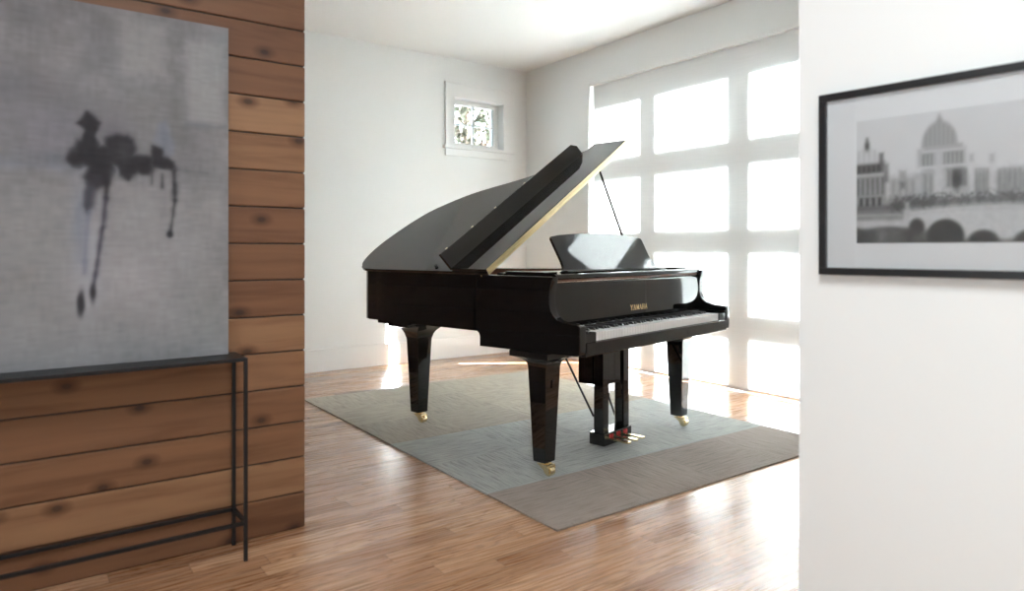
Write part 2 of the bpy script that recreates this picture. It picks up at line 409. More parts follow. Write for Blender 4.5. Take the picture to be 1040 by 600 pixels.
# inner wall closing the piano room, and the unseen walls of the near room
LW = (-2.3, .6, .5, 2.5)    # window opening in the unseen side wall
w = MB(); xa, xb = XL-.16, XL
w.box(xa, xb, YF, LW[0], 0, CEIL); w.box(xa, xb, LW[1], CY+.1, 0, CEIL)
w.box(xa, xb, LW[0], LW[1], 0, LW[2]); w.box(xa, xb, LW[0], LW[1], LW[3], CEIL)
struct(w.build('wall_side', M['wall']))
struct(MB().box(XL-.16, XR+.16, YF-.16, YF, 0, CEIL).build('wall_rear', M['wall']))
wf = struct(empty('window_3', (XL, (LW[0]+LW[1])/2, LW[2])))
m = MB(); hw = (LW[1]-LW[0])/2; H = LW[3]-LW[2]
for y in (-hw, -hw/3, hw/3, hw): m.box(-.1, -.05, y-.035, y+.035, 0, H, .004)
for z in (0, H): m.box(-.1, -.05, -hw, hw, z-.03, z+.03, .004)
m.build('window_frame', M['trim'], wf)
MB().box(-.078, -.074, -hw, hw, 0, H).build('pane', M['glass'], wf)

# outdoor ground
struct(MB().box(-40, 60, -40, 60, -.32, -.22).build('ground', M['concrete']))

# ------------------------------------------------------------------ rug
RUG = (1.672, 2.036); RW, RLN = 2.01, 2.853
rug = MB().box(0, RW, 0, RLN, 0, .008, .003).build('area_rug', M['rug'])
rug.location = (RUG[0], RUG[1], 0)
tag(rug, 'carpet tile rug in brown, blue grey and taupe bands under the piano', 'rug')

# ------------------------------------------------------------------ grand piano
piano = empty('grand_piano', (1.994, 2.273, 0), R(12.096))
tag(piano, 'glossy black grand piano with raised lid on the rug', 'piano')
W = 1.49; RT = .953; LT = .018
def smooth_closed(pts, k=6):
    """Catmull-Rom through an open list of points"""
    out = []; n = len(pts)
    for i in range(n-1):
        p0, p1, p2, p3 = pts[max(i-1,0)], pts[i], pts[i+1], pts[min(i+2,n-1)]
        for j in range(k):
            t = j/k
            out.append(tuple(.5*((2*p1[a])+(-p0[a]+p2[a])*t+(2*p0[a]-5*p1[a]+4*p2[a]-p3[a])*t*t+(-p0[a]+3*p1[a]-3*p2[a]+p3[a])*t**3) for a in (0,1)))
    out.append(pts[-1]); return out
TAIL = [(0,1.30),(0,1.50),(.012,1.585),(.05,1.638),(.11,1.672),(.19,1.695),(.28,1.705),(.36,1.703),(.45,1.695),(.56,1.676),(.68,1.635),(.78,1.56),
        (.89,1.445),(.965,1.318),(1.03,1.18),(1.10,1.06),(1.20,.965),(1.32,.90),(1.42,.83),(1.478,.73),(1.49,.62),(1.49,.56)]
curve = smooth_closed(TAIL, 5)
def inset(poly, d):
    out = []; n = len(poly)
    for i, p in enumerate(poly):
        a = Vector(poly[max(i-1,0)]); b_ = Vector(poly[min(i+1,n-1)]); t = (b_-a).normalized(); nrm = Vector((t.y, -t.x))
        out.append((p[0]+nrm.x*d, p[1]+nrm.y*d))
    return out
# rim: path from the bass front round the tail to the treble front
path = [(0,.64),(0,.75),(0,.9),(0,1.05),(0,1.2)]+curve[:]
path_r = inset(path, .014)
path_r = [(0,p[1]) if p[0] < .2 and p[1] < 1.45 else p for p in path_r]
o0 = path_r; i0 = inset(path_r, .05)
# spine side has no overhang; ease the start of the tail to it
rim = MB().ring(o0, i0, .672, RT).build('rim', M['black'], piano, True)
MB().ring(inset(path_r, .0505), inset(path_r, .054), .80, RT-.004).build('inner_rim', M['mahogany'], piano, True)
MB().prism(inset(path_r, .045)[::2], 'z', .70, .715).build('soundboard', M['spruce'], piano)
# iron plate with bars and strings
pl = MB(); ip = inset(path_r, .075)
pl.ring(ip, inset(path_r, .19), .795, .81)
pl.box(.06, 1.40, .60, .74, .795, .815, .003)
for x0, x1 in ((.42,.40),(.78,.68),(1.12,.98)):
    b_ = [(x0-.015,.7),(x0+.015,.7),(x1+.015,1.55 if x1<.5 else (1.5 if x1 < .8 else 1.22)),(x1-.015,1.55 if x1<.5 else (1.5 if x1<.8 else 1.22))]
    pl.prism(b_, 'z', .80, .835, .004)
plate = pl.build('iron_plate', M['plate'], piano)
st = MB()
for k in range(48):
    x = .10+k*.026; y2 = 1.50 if x < .62 else max(.95, 1.50-(x-.62)*1.05)
    st.tube([(x,.62,.835),(x-.02,y2,.825)], .0012, 4)
stt = st.build('strings', M['steel'], plate); stt['kind'] = 'stuff'
# wooden front frame and pin block in front of the plate
MB().box(.05, 1.44, .50, .60, .80, .90, .003).build('pin_block', M['plate'], piano)

# side arms with their swept front profile
ARM = [(.64,RT),(.152,RT),(.156,.93),(.166,.895),(.170,.86),(.170,.83),(.163,.80),(.148,.777),(.124,.76),(.095,.751),(.068,.7465),(.015,.744),(.003,.741),(-.003,.732),(-.003,.640),(.0,.612),(.02,.605),
       (.616,.598),(.616,.648),(.622,.662),(.634,.670),(.66,.673),(.66,.80)]
for x0, x1 in ((0,.046),(W-.046,W)):
    MB().prism(ARM, 'x', x0, x1, .0065, keep=lambda c: c.y > .638).build('arm', M['black'], piano, True)
MB().box(.03, W-.03, .012, .62, .600, .632, .003).build('key_bed', M['black'], piano)
MB().box(.046, W-.046, -.006, .010, .600, .662, .0075).build('key_slip', M['black'], piano, True)
for x0, x1 in ((.046,.130),(1.360,W-.046)):
    MB().box(x0, x1, .002, .172, .632, .705, .004).build('key_block', M['black'], piano)
# keyboard
KX = .132; KW = (W-2*KX)/52
wk = None
def white_key(i):
    m = MB(); x = KX+i*KW
    m.box(x+.0006, x+KW-.0006, .006, .170, .682, .704, .0015); m.box(x+.0006, x+KW-.0006, .006, .012, .664, .684, .001)
    return m.build('white_key', M['ivory'], piano)
for i in range(52): white_key(i)
def black_key(x):
    prof = [(.056,.702),(.171,.702),(.171,.716),(.066,.716)]
    MB().prism(prof, 'x', x-.0052, x+.0052, .0015).build('black_key', M['ebony'], piano)
for i in range(51):
    n = (i+5) % 7            # key 0 is A; C is n==0
    if n in (0,1,3,4,5): black_key(KX+(i+1)*KW)
MB().box(.046, W-.046, .171, .176, .632, .712).build('key_felt', M['dark_satin'], piano)
# fallboard, a mirror-like board leaning back, rounded at the foot
FB = [(.182,.712),(.175,.722),(.174,.738),(.177,.905),(.180,.917),(.188,.922),(.206,.922),(.212,.915),(.212,.712)]
fall = MB().prism(FB, 'x', .0475, W-.0475).build('fallboard', M['black'], piano, True)
# gold lettering, strokes with little serifs, lying on the board
def letters():
    m = MB(); hgt = .027; wid = .019; pitch = .0285
    G = {'Y': [((0,1),(.5,.48),.26),((1,1),(.5,.48),.16),((.5,.5),(.5,0),.26)],
         'A': [((0,0),(.5,1),.16),((.5,1),(1,0),.28),((.2,.34),(.8,.34),.12)],
         'M': [((.06,0),(.06,1),.16),((.06,1),(.5,.15),.26),((.5,.15),(.94,1),.16),((.94,0),(.94,1),.26)],
         'H': [((.1,0),(.1,1),.26),((.9,0),(.9,1),.26),((.1,.5),(.9,.5),.12)]}
    SER = {'Y': [(0,1),(1,1),(.5,0)], 'A': [(0,0),(1,0)], 'M': [(.06,0),(.94,0),(.02,1),(.98,1)], 'H': [(.1,0),(.9,0),(.1,1),(.9,1)]}
    for i, ch in enumerate('YAMAHA'):
        ox = i*pitch
        segs = list(G[ch])+[((x-.17,z),(x+.17,z),.08) for x, z in SER[ch]]
        for (a, b_, t) in segs:
            p = Vector((ox+a[0]*wid, a[1]*hgt)); q = Vector((ox+b_[0]*wid, b_[1]*hgt)); d = (q-p).normalized(); n_ = Vector((-d.y, d.x))*t*.5*wid
            p -= d*.0008; q += d*.0008
            m.prism([tuple(p-n_), tuple(q-n_), tuple(q+n_), tuple(p+n_)], 'y', 0, .0012)
    return m
lt = letters(); tilt = math.atan2(.003, .905-.738)
zc = .757; yc = .174+(zc-.738)*math.tan(tilt)
lt.xform(Matrix.Translation((.745-.5*(5*.0285+.019)+.02, yc-.0012, zc)) @ Matrix.Rotation(-tilt, 4, 'X'))
lt.build('lettering', M['gold_leaf'], fall)
# music shelf and desk
MB().prism([(.176,.936),(.170,.942),(.170,.956),(.176,.962),(.54,.962),(.54,.945),(.30,.945),(.24,.936)], 'x', .0475, W-.0475).build('music_shelf', M['black'], piano, True)
MB().box(.0475, W-.0475, .186, .206, .924, .937, .003).build('shelf_reflection', M['mahogany'], piano)  # reddish strip paints in the reflection along the shelf edge
for x0, x1 in ((.06,.16),(1.32,1.43)):
    MB().box(x0, x1, .25, .50, .962, .970, .003).build('desk_rail', M['black'], piano)
DX = .735
DESK = [(-.475,.000),(-.450,.010),(-.437,.028),(-.432,.060),(-.437,.190),(-.430,.202),(-.36,.212),(-.18,.225),(0,.229),(.18,.225),(.36,.212),(.420,.202),(.428,.190),
        (.424,.085),(.432,.050),(.446,.028),(.470,.010),(.50,.000)]
md = MB().prism(DESK, 'y', -.007, .007, .003)
dt = R(29)
md.xform(Matrix.Translation((DX, .315, .964)) @ Matrix.Rotation(-dt, 4, 'X'))
desk = md.build('music_desk', M['black'], piano, True)
MB().box(DX-.46, DX+.49, .275, .305, .962, .972, .003).build('book_ledge', M['black'], desk)
for x in (-.25,.25):
    MB().box(DX+x-.01, DX+x+.01, .375, .47, .968, .984, .002).build('desk_support', M['black'], desk)

# lid, opened about the spine
TH = R(31.95)
LIDM = Matrix.Translation((0, 0, RT+.001)) @ Matrix.Rotation(-TH, 4, 'Y')
YH = .548
outl = [(-.008,YH),(-.008,1.30)]+[(p[0]-.008 if p[0] < .02 else p[0], p[1]) for p in curve[1:-1]]+[(1.478,.62),(1.478,YH)]
outl = [(min(x, 1.466), y) for x, y in outl]
lid = MB().prism(outl, 'z', 0, LT, .003).xform(LIDM).build('lid', M['black'], piano, True)
fl = MB().box(-.008, 1.466, YH, .795, LT+.001, 2*LT, .003).xform(LIDM).build('lid_flap', M['black'], piano, True)
# lip that stands up along the folded flap's free edge
lp = MB().prism([(0,0),(1.325,0),(1.325,.068),(1.285,.098),(0,.098)], 'y', 0, .018, .002)
lp.xform(LIDM @ Matrix.Translation((-.006, .792, 2*LT-.006)) @ Matrix.Rotation(R(-22), 4, 'X'))
lip = lp.build('flap_lip', M['black'], piano, True)
for u in (.06,.28,.49,.78):
    bm_ = MB().tube([(u,.012,.094),(u,.012,.103)], .007, 12)
    bm_.xform(LIDM @ Matrix.Translation((-.006, .792, 2*LT-.006)) @ Matrix.Rotation(R(-22), 4, 'X'))
    bm_.build('bumper', M['cream'], lip)
hg = MB(); hg.box(-.004, 1.462, YH-.0035, YH, .002, LT-.0005); hg.box(-.004, 1.462, YH-.0035, YH, LT+.0015, 2*LT-.002)
hg.tube([(-.004,YH-.004,LT+.0005),(1.462,YH-.004,LT+.0005)], .003, 8)
hg.xform(LIDM); hg.build('lid_hinge', M['hinge'], piano, True)
kb = MB().tube([(.030,.955,LT),(.030,.955,LT+.010)], .009, 14).xform(LIDM); kb.build('bumper', M['dark_satin'], lid, True)
MB().tube([(.002,.60,.945),(-.003,.60,.945)], .005, 12).build('hinge_pin', M['brass'], rim, True)
MB().tube([(1.418,.645,.90),(1.43,.645,1.0),(1.103,.695,1.634)][1:], [.0085,.0065], 10).build('lid_prop', M['black'], piano, True)
MB().box(1.405, 1.44, .60, .70, .94, .965, .004).build('prop_socket', M['black'], piano)

# legs with flared capitals and brass castors
def leg(cx, cy, latch=False, top=.602, wide=.118):
    d = [(top,wide),(.574,wide),(.572,wide*.93),(.566,wide*.80),(.558,.076),(.548,.064),(.536,.058),(.520,.055),(.072,.037)]
    if wide < .07: d = [(top,wide),(.536,.058),(.520,.055),(.072,.037)]
    secs = [(z, cx, cy, h_, h_) for z, h_ in d]
    l = MB().loft(secs[::-1], .003).build('leg', M['black'], piano, True)
    if latch: MB().box(cx-.008, cx+.010, cy-.0575, cy-.045, .425, .462, .002).build('leg_latch', M['black'], l)
    # castor: plate, swivel fork and wheel
    f = MB(); wy = cy-.035
    f.box(cx-.026, cx+.026, cy-.026, cy+.026, .066, .073, .003)
    f.tube([(cx,cy,.067),(cx,cy,.052)], .016, 14)
    for sx in (-1, 1):
        f.prism([(cy+.024,.062),(cy-.030,.064),(wy-.014,.052),(wy-.014,.022),(wy-.002,.016),(wy+.010,.022),(wy+.022,.040)], 'x', cx+sx*.022-.004, cx+sx*.022+.004, .0015)
    f.box(cx-.024, cx+.024, wy-.014, wy+.03, .052, .063, .003)
    f.build('castor_fork', M['brass'], l, True)
    wh = MB().tube([(cx-.017,wy,.0325),(cx-.013,wy,.0325),(cx+.013,wy,.0325),(cx+.017,wy,.0325)], [.020,.0238,.0238,.020], 24)
    wh.build('castor_wheel', M['brass'], l, True)
leg(.108, .29, True); leg(1.365, .265); leg(.365, 1.51, top=.60, wide=.059)
# rear leg block: stepped moulding under the tail
rb = MB()
for z0, z1, k_ in ((.655,.676,0),(.633,.657,.035),(.612,.636,.075)):
    rb.box(.10+k_, .64-k_, 1.30+k_*1.2, 1.665-k_*1.15, z0, z1, .004)
rb.loft([(.678,.366,1.47,.26,.24),(.664,.366,1.47,.20,.19),(.645,.366,1.475,.155,.15),(.620,.366,1.485,.118,.115),(.595,.366,1.50,.090,.088),(.575,.3655,1.507,.074,.073),(.556,.365,1.51,.064,.064),(.535,.365,1.51,.0590,.0590)][::-1], .003)
rb.build('leg_block', M['black'], piano, True)

# pedal lyre
ly = MB(); lx0, lx1, lyy = .628, .884, .312
ly.box(lx0+.045, lx1-.045, lyy+.012, lyy+.165, .345, .602, .003)
lyre = ly.build('pedal_lyre', M['black'], piano)
for x0 in (lx0, lx1-.055):
    m = MB(); m.box(x0, x0+.053, lyy, lyy+.060, .03, .602, .003); m.box(x0+.002, x0+.053, lyy+.07, lyy+.165, .345, .602, .003)
    m.build('lyre_post', M['black'], lyre)
MB().box(lx0-.006, lx1+.006, lyy-.012, lyy+.085, .026, .092, .004).build('pedal_box', M['black'], lyre)
for k in (-1, 0, 1):
    px = .756+k*.068
    pts = [(px-.011,lyy-.005),(px+.011,lyy-.005),(px+.013,lyy-.07),(px+.021,lyy-.105),(px+.018,lyy-.128),(px,lyy-.136),(px-.018,lyy-.128),(px-.021,lyy-.105),(px-.013,lyy-.07)]
    MB().prism(pts, 'z', .052, .062, .003).build('pedal', M['brass'], lyre, True)
    MB().box(px-.016, px+.016, lyy-.018, lyy-.010, .064, .084, .002).build('pedal_felt', M['red_felt'], lyre)
    MB().tube([(px,lyy+.055,.09),(px,lyy+.055,.24),(px,lyy+.055,.60)], .0035, 8).build('pedal_rod', M['steel'], lyre, True)
MB().tube([(.756,lyy+.055,.255),(.756,lyy+.055,.285)], .009, 10).build('rod_nut', M['dark_satin'], lyre)
for p, q in (((.60,.62,.60),(lx0+.02,lyy+.075,.17)), ((.90,.62,.60),(lx1-.03,lyy+.075,.14))):
    MB().tube([p, q], .006, 8).build('lyre_brace', M['dark_satin'], lyre, True)

# ------------------------------------------------------------------ console table and painting
ct = empty('console_table', (0, 2.56, 0))
tag(ct, 'slim black metal console table against the cedar wall', 'table')
tx0, tx1, ty0, ty1 = -.80, .652, 2.474, 2.645; tt = .702; t = .012
def cb(m, x0, x1, y0, y1, z0, z1): m.box(x0, x1, y0-2.56, y1-2.56, z0, z1, .001)
m = MB(); cb(m, tx0, tx1, ty0, ty1, tt-.012, tt); m.build('table_top', M['iron'], ct)
for x in (tx0, tx1-t):
    for y in (ty0, ty1-t):
        m = MB(); cb(m, x, x+t, y, y+t, 0, tt-.012); m.build('leg', M['iron'], ct)
for y in (ty0, ty1-t):
    m = MB(); cb(m, tx0+t, tx1-t, y, y+t, .125, .137); m.build('stretcher', M['iron'], ct)
for x in (tx0, tx1-t):
    m = MB(); cb(m, x, x+t, ty0+t, ty1-t, .125, .137); m.build('stretcher', M['iron'], ct)

def grid_image(name, w_, h_, nx, ny, fn, mat_, parent):
    """flat picture made of a fine vertex grid in local x-z, colour from fn(x, z) in sRGB 0..1"""
    xs = np.linspace(0, w_, nx); zs = np.linspace(0, h_, ny); X, Z = np.meshgrid(xs, zs)
    co = np.stack([X, np.zeros_like(X), Z], -1).reshape(-1, 3)
    idx = np.arange(nx*ny).reshape(ny, nx)
    f = np.stack([idx[:-1,:-1], idx[:-1,1:], idx[1:,1:], idx[1:,:-1]], -1).reshape(-1, 4)
    me = bpy.data.meshes.new(name); me.from_pydata(co.tolist(), [], f.tolist())
    col = np.clip(fn(X, Z), 0, 1); col = np.where(col <= .04045, col/12.92, ((col+.055)/1.055)**2.4)
    a = me.color_attributes.new('Col', 'FLOAT_COLOR', 'POINT')
    a.data.foreach_set('color', np.concatenate([col.reshape(-1,3), np.ones((nx*ny,1))], 1).ravel())
    return link(name, me, mat_, parent)

rng = np.random.default_rng(3)
def vnoise(X, Z, sx, sz, seed):
    r = np.random.default_rng(seed); G = r.random((64, 64))
    u = X*sx+31.7; v = Z*sz+17.3; i = np.floor(u).astype(int); j = np.floor(v).astype(int); fu = u-i; fv = v-j
    fu = fu*fu*(3-2*fu); fv = fv*fv*(3-2*fv); g = lambda a, b: G[a % 64, b % 64]
    return (g(i,j)*(1-fu)+g(i+1,j)*fu)*(1-fv)+(g(i,j+1)*(1-fu)+g(i+1,j+1)*fu)*fv
def sm(d, e): return 1/(1+np.exp(np.clip(d/e, -40, 40)))
def mix(c, col, a): return c*(1-a[...,None])+np.array(col)*a[...,None]

PX0, PX1, PZ0, PZ1 = -.62, .619, .702, 1.868
def paint(X, Z):
    x = X+PX0; z = Z+PZ0          # room coordinates on the canvas
    base = .53+.05*(vnoise(x,z,3,3,1)-.5)+.09*(vnoise(x,z,7,8,2)-.5)+.06*(vnoise(x,z,18,16,3)-.5)+.03*(vnoise(x,z,60,60,4)-.5)
    base = base+.03*(z > 1.33)*0
    c = np.stack([base*.995, base*.985, base*1.015], -1)
    def ell(cx, cz, rx, rz, col, a=1, e=.18, rot=0):
        nonlocal c
        dx, dz = x-cx, z-cz; ca, sa = math.cos(rot), math.sin(rot)
        d = np.sqrt(((dx*ca+dz*sa)/rx)**2+((-dx*sa+dz*ca)/rz)**2)-1+.35*(vnoise(x,z,40,40,9)-.5)
        c = mix(c, col, sm(d, e)*a)
    def rect(x0, x1, z0, z1, col, a, e=.008):
        nonlocal c
        d = np.maximum(np.maximum(x0-x, x-x1), np.maximum(z0-z, z-z1))+.012*(vnoise(x,z,45,45,12)-.5)
        c = mix(c, col, sm(d, e)*a)
    def line(a_, b_, w_, col, al=1):
        nonlocal c
        ax, az = a_; bx, bz = b_; L2 = (bx-ax)**2+(bz-az)**2
        tt_ = np.clip(((x-ax)*(bx-ax)+(z-az)*(bz-az))/L2, 0, 1)
        d = np.hypot(x-ax-tt_*(bx-ax), z-az-tt_*(bz-az))-w_+.006*(vnoise(x,z,50,50,21)-.5)
        c = mix(c, col, sm(d, .003)*al)
    # broad patches of scumbled grey
    rect(-.62,.55,1.34,1.62,(.47,.47,.49),.55,.02); rect(.17,.28,1.64,1.80,(.48,.48,.50),.6); rect(.30,.47,1.40,1.62,(.52,.52,.53),.6)
    rect(.48,.60,1.52,1.80,(.64,.64,.65),.75); rect(.28,.42,1.66,1.84,(.62,.62,.63),.6); rect(-.5,-.05,1.64,1.82,(.58,.58,.60),.5,.02); rect(.43,.475,1.43,1.60,(.42,.42,.43),.5,.012); rect(-.03,.09,1.56,1.60,(.42,.42,.45),.5,.02); rect(-.10,.12,1.45,1.52,(.47,.47,.50),.45,.02)
    rect(.02,.17,1.36,1.50,(.52,.51,.55),.6,.02); rect(.45,.62,1.30,1.36,(.45,.46,.48),.5,.015); rect(-.5,.3,1.33,1.345,(.46,.50,.58),.45,.01)
    rect(.48,.61,1.505,1.515,(.44,.45,.49),.6,.004); rect(.56,.62,1.70,1.84,(.52,.55,.57),.5,.02)
    rect(-.62,.62,.70,1.32,(.63,.63,.645),.45,.03); ell(.30,1.0,.09,.10,(.68,.67,.69),.6,.4); ell(.05,.85,.14,.07,(.55,.55,.56),.4,.4)
    ell(.55,.80,.07,.12,(.52,.53,.53),.35,.4); ell(.1,1.08,.16,.07,(.57,.57,.58),.3,.4)
    c = c*.94
    DK = (.13,.125,.145)
    # lilac and blue washes down the legs
    ell(.19,1.06,.035,.17,(.64,.645,.68),.7,.4); ell(.168,1.16,.018,.085,(.42,.45,.52),.55,.4)
    def poly(pts, col, a=1, e=.005):
        nonlocal c
        wx = x+.010*(vnoise(x,z,38,38,31)-.5); wz = z+.010*(vnoise(x,z,38,38,32)-.5)
        ins = np.zeros(x.shape, bool); dm = np.full(x.shape, 9.0); n = len(pts)
        for i in range(n):
            ax, az = pts[i]; bx, bz = pts[(i+1) % n]
            if abs(bz-az) > 1e-9: ins ^= ((az > wz) != (bz > wz)) & (wx < (bx-ax)*(wz-az)/(bz-az)+ax)
            t_ = np.clip(((wx-ax)*(bx-ax)+(wz-az)*(bz-az))/((bx-ax)**2+(bz-az)**2), 0, 1)
            dm = np.minimum(dm, np.hypot(wx-ax-t_*(bx-ax), wz-az-t_*(bz-az)))
        c = mix(c, col, sm(np.where(ins, -dm, dm)-.007, e*.75)*a)
    # dark smears, taller than wide, like distant walkers in the rain
    poly([(.399,1.503),(.413,1.508),(.431,1.459),(.436,1.412),(.42,1.391),(.399,1.409),(.389,1.447)], (.47,.49,.54), .7)
    ell(.413,1.45,.010,.04,(.38,.40,.45),.5,.3); ell(.26,1.47,.05,.03,(.42,.41,.45),.5,.4); ell(.11,1.365,.05,.018,(.36,.38,.43),.5,.4)
    poly([(.19,1.513),(.203,1.5),(.215,1.487),(.209,1.471),(.2,1.463),(.184,1.466),(.167,1.479),(.178,1.495)], DK, 1, .004)
    poly([(.19,1.465),(.206,1.467),(.207,1.426),(.187,1.424)], DK, .95, .003)
    poly([(.187,1.428),(.209,1.432),(.219,1.405),(.248,1.404),(.248,1.434),(.27,1.447),(.3,1.448),(.316,1.433),(.318,1.381),(.368,1.382),(.375,1.353),(.365,1.338),(.33,1.336),(.304,1.313),(.284,1.324),(.277,1.35),(.261,1.36),(.252,1.322),(.241,1.291),(.215,1.278),(.196,1.285),(.187,1.31),(.193,1.34),(.178,1.35),(.15,1.348),(.142,1.364),(.153,1.392),(.168,1.419)], DK, 1, .006)
    ell(.288,1.40,.030,.034,(.25,.245,.265),.7,.3); ell(.215,1.30,.018,.018,(.23,.22,.26),.6,.3)
    poly([(.19,1.288),(.206,1.278),(.201,1.214),(.192,1.199),(.186,1.214)], (.20,.20,.24), .85, .005)
    line((.243,1.298),(.241,1.246),.007,DK,.9); line((.241,1.246),(.231,1.148),.005,(.20,.19,.24),.85); line((.231,1.148),(.206,.955),.004,(.20,.19,.24),.85)
    ell(.204,.935,.008,.026,DK,.9,.25); line((.192,1.20),(.180,1.0),.006,(.40,.42,.50),.5); ell(.171,.905,.010,.036,DK,.95,.2)
    poly([(.382,1.419),(.396,1.413),(.403,1.394),(.435,1.369),(.442,1.35),(.41,1.359),(.385,1.365),(.377,1.392)], DK, .95, .004)
    line((.442,1.342),(.445,1.247),.006,DK,.85); line((.445,1.247),(.431,1.129),.004,DK,.8); ell(.429,1.128,.009,.010,DK,.85,.25)
    line((.406,1.332),(.406,1.289),.004,DK,.6); line((.375,1.337),(.375,1.298),.003,DK,.5); line((.44,1.352),(.55,1.345),.004,(.36,.36,.39),.5)
    weave = .030*(vnoise(x,z,30,110,41)-.5)+.025*(vnoise(x,z,90,30,42)-.5)
    c = c+weave[...,None]
    return c
pt = empty('painting', (PX0, 2.605, PZ0))
tag(pt, 'large grey abstract canvas with dark smeared figures resting on the console table', 'painting')
MB().box(0, PX1-PX0, .0015, .040, 0, PZ1-PZ0, .002).build('canvas_stretcher', M['mat_board'], pt)
grid_image('canvas', PX1-PX0, PZ1-PZ0, 320, 300, paint, M['canvas'], pt)

# ------------------------------------------------------------------ framed photograph
pf = empty('framed_photograph', (*on_pic(0, .0), 1.006), ang)
tag(pf, 'black framed black and white photograph of domed buildings on the white wall', 'picture')
# local x runs along the wall towards the camera; room side is y = PSGN
FW_, FH_ = .90, .499
def yy(a): return PSGN*a
def pbox(m, x0, x1, o0_, o1_, z0, z1, bev=.001):
    a, c = sorted((yy(o0_), yy(o1_))); m.box(x0, x1, a, c, z0, z1, bev)
m = MB(); bw = .0195
pbox(m, 0, FW_, .0, .024, 0, bw); pbox(m, 0, FW_, 0, .024, FH_-bw, FH_); pbox(m, 0, bw, 0, .024, bw, FH_-bw); pbox(m, FW_-bw, FW_, 0, .024, bw, FH_-bw)
m.build('frame', M['frame_black'], pf)
m = MB(); pbox(m, bw, FW_-bw, .004, .012, bw, FH_-bw, 0); m.build('mat_board', M['mat_board'], pf)
PW, PH = .70, .327
def photo(X, Z):
    x = X if PSGN < 0 or True else PW-X
    z = Z
    # x: 0 at the far (left) end; z up
    sky = .89+.03*(z/PH-.5)+.02*(vnoise(x,z,8,8,2)-.5)
    c = np.stack([sky]*3, -1)
    def put(d, col, a=1, e=.0016):
        nonlocal c
        c = mix(c, (col,)*3, sm(d, e)*a)
    def rect(x0, x1, z0, z1, col, a=1, e=.0016): put(np.maximum(np.maximum(x0-x, x-x1), np.maximum(z0-z, z-z1)), col, a, e)
    def ell(cx, cz, rx, rz, col, a=1, e=.0016, top=None):
        d = (np.sqrt(((x-cx)/rx)**2+((z-cz)/rz)**2)-1)*min(rx, rz)
        if top is not None: d = np.maximum(d, top-z)
        put(d, col, a, e)
    # far row of halls
    rect(.08,.70,.06,.172,.74,1,.003); rect(.08,.70,.170,.176,.84,1,.0015)
    for k in range(40): rect(.09+k*.0155,.096+k*.0155,.118,.160,.58,.55,.0015)
    rect(.08,.70,.110,.116,.62,.7,.002); rect(.106,.124,.160,.186,.66,.8,.002); rect(.110,.120,.140,.156,.40,.7,.002)
    # great domed hall
    rect(.145,.262,.06,.176,.77); rect(.158,.253,.170,.215,.75); rect(.150,.170,.19,.235,.74,.9,.002); rect(.240,.256,.185,.232,.72,.9,.002)
    rect(.164,.250,.212,.242,.72); ell(.199,.242,.040,.060,.70,1,.0016,.238)
    for k in range(7): rect(.168+k*.0098,.1705+k*.0098,.243,.296-.0035*abs(k-3)**1.7,.56,.6,.0012)
    ell(.199,.302,.006,.009,.66); rect(.1975,.2005,.305,.318,.70)
    for k in range(10): rect(.162+k*.0092,.1655+k*.0092,.193,.222,.44,.75,.0012)
    rect(.155,.256,.186,.191,.88); rect(.160,.252,.226,.230,.86)
    rect(.217,.258,.138,.180,.42,.9,.002); ell(.236,.152,.010,.022,.30,.9,.002); rect(.222,.226,.138,.180,.70,.8,.0012); rect(.250,.253,.138,.180,.62,.8,.0012)
    rect(.163,.185,.110,.172,.56,.8,.002); rect(.172,.176,.110,.172,.78,.8,.0012); rect(.188,.207,.085,.225,.84,.85,.002)
    rect(.262,.274,.07,.200,.86,.85,.002); rect(.264,.272,.195,.212,.70,.8,.002); rect(.304,.316,.07,.196,.86,.85,.002); rect(.306,.314,.19,.208,.70,.8,.002)
    for k in range(4): rect(.276+k*.0075,.280+k*.0075,.118,.176,.50,.7,.0012)
    for k in range(5): rect(.322+k*.010,.328+k*.010,.120,.172,.54,.7,.0015)
    # smaller domed pavilion at left
    rect(-.01,.076,.095,.182,.66); rect(-.01,.070,.180,.214,.50); ell(.026,.212,.032,.042,.86,1,.0014,.212)
    for k in range(4): rect(.004+k*.014,.006+k*.014,.214,.246,.70,.6,.0012)
    ell(.027,.258,.0055,.011,.36); rect(.0255,.0285,.262,.279,.40)
    rect(-.01,.080,.178,.184,.80); rect(-.01,.074,.210,.214,.74); rect(.058,.068,.19,.236,.46,.9,.0016); rect(.070,.080,.16,.206,.42,.7,.002)
    for k in range(6): rect(.001+k*.0125,.0065+k*.0125,.128,.172,.42,.85,.0012)
    for k in range(4): rect(.008+k*.0155,.016+k*.0155,.098,.120,.22,.9,.0014)
    for k in range(5): rect(.003+k*.0125,.010+k*.0125,.188,.206,.28,.85,.0014)
    # embankment, trees and people
    rect(-.01,.13,.060,.090,.56,1,.003); rect(-.01,.135,.071,.075,.80,.8,.0016); rect(-.01,.12,.086,.098,.30,.75,.003); rect(.08,.19,.092,.106,.38,.7,.004)
    n_ = vnoise(x,z,230,210,5)
    put(np.maximum(np.maximum(.09-x, x-.70), np.maximum(.080-z, z-.118))+.02*(n_-.42), .34, .75, .003)
    # bridge
    deck = .084+.010*np.sin((x-.12)*9)
    put(np.maximum(np.maximum(.118-x, z-deck), .0-z), .83, 1, .0025)
    put(np.abs(z-deck+.005)-.001, .62, .7, .0012); put(np.abs(z-deck+.014)-.0008, .66, .5, .0012)
    for k in range(40):
        xx = .125+k*.009+.006*math.sin(k*7.3); put(np.maximum(np.abs(x-xx)-.0022, np.abs(z-deck-.005)-.004-.003*((k*3)%4)/3), .34+.3*((k*7)%5)/5, .6, .0014)
    rect(.120,.131,.05,.104,.78,.9,.002)
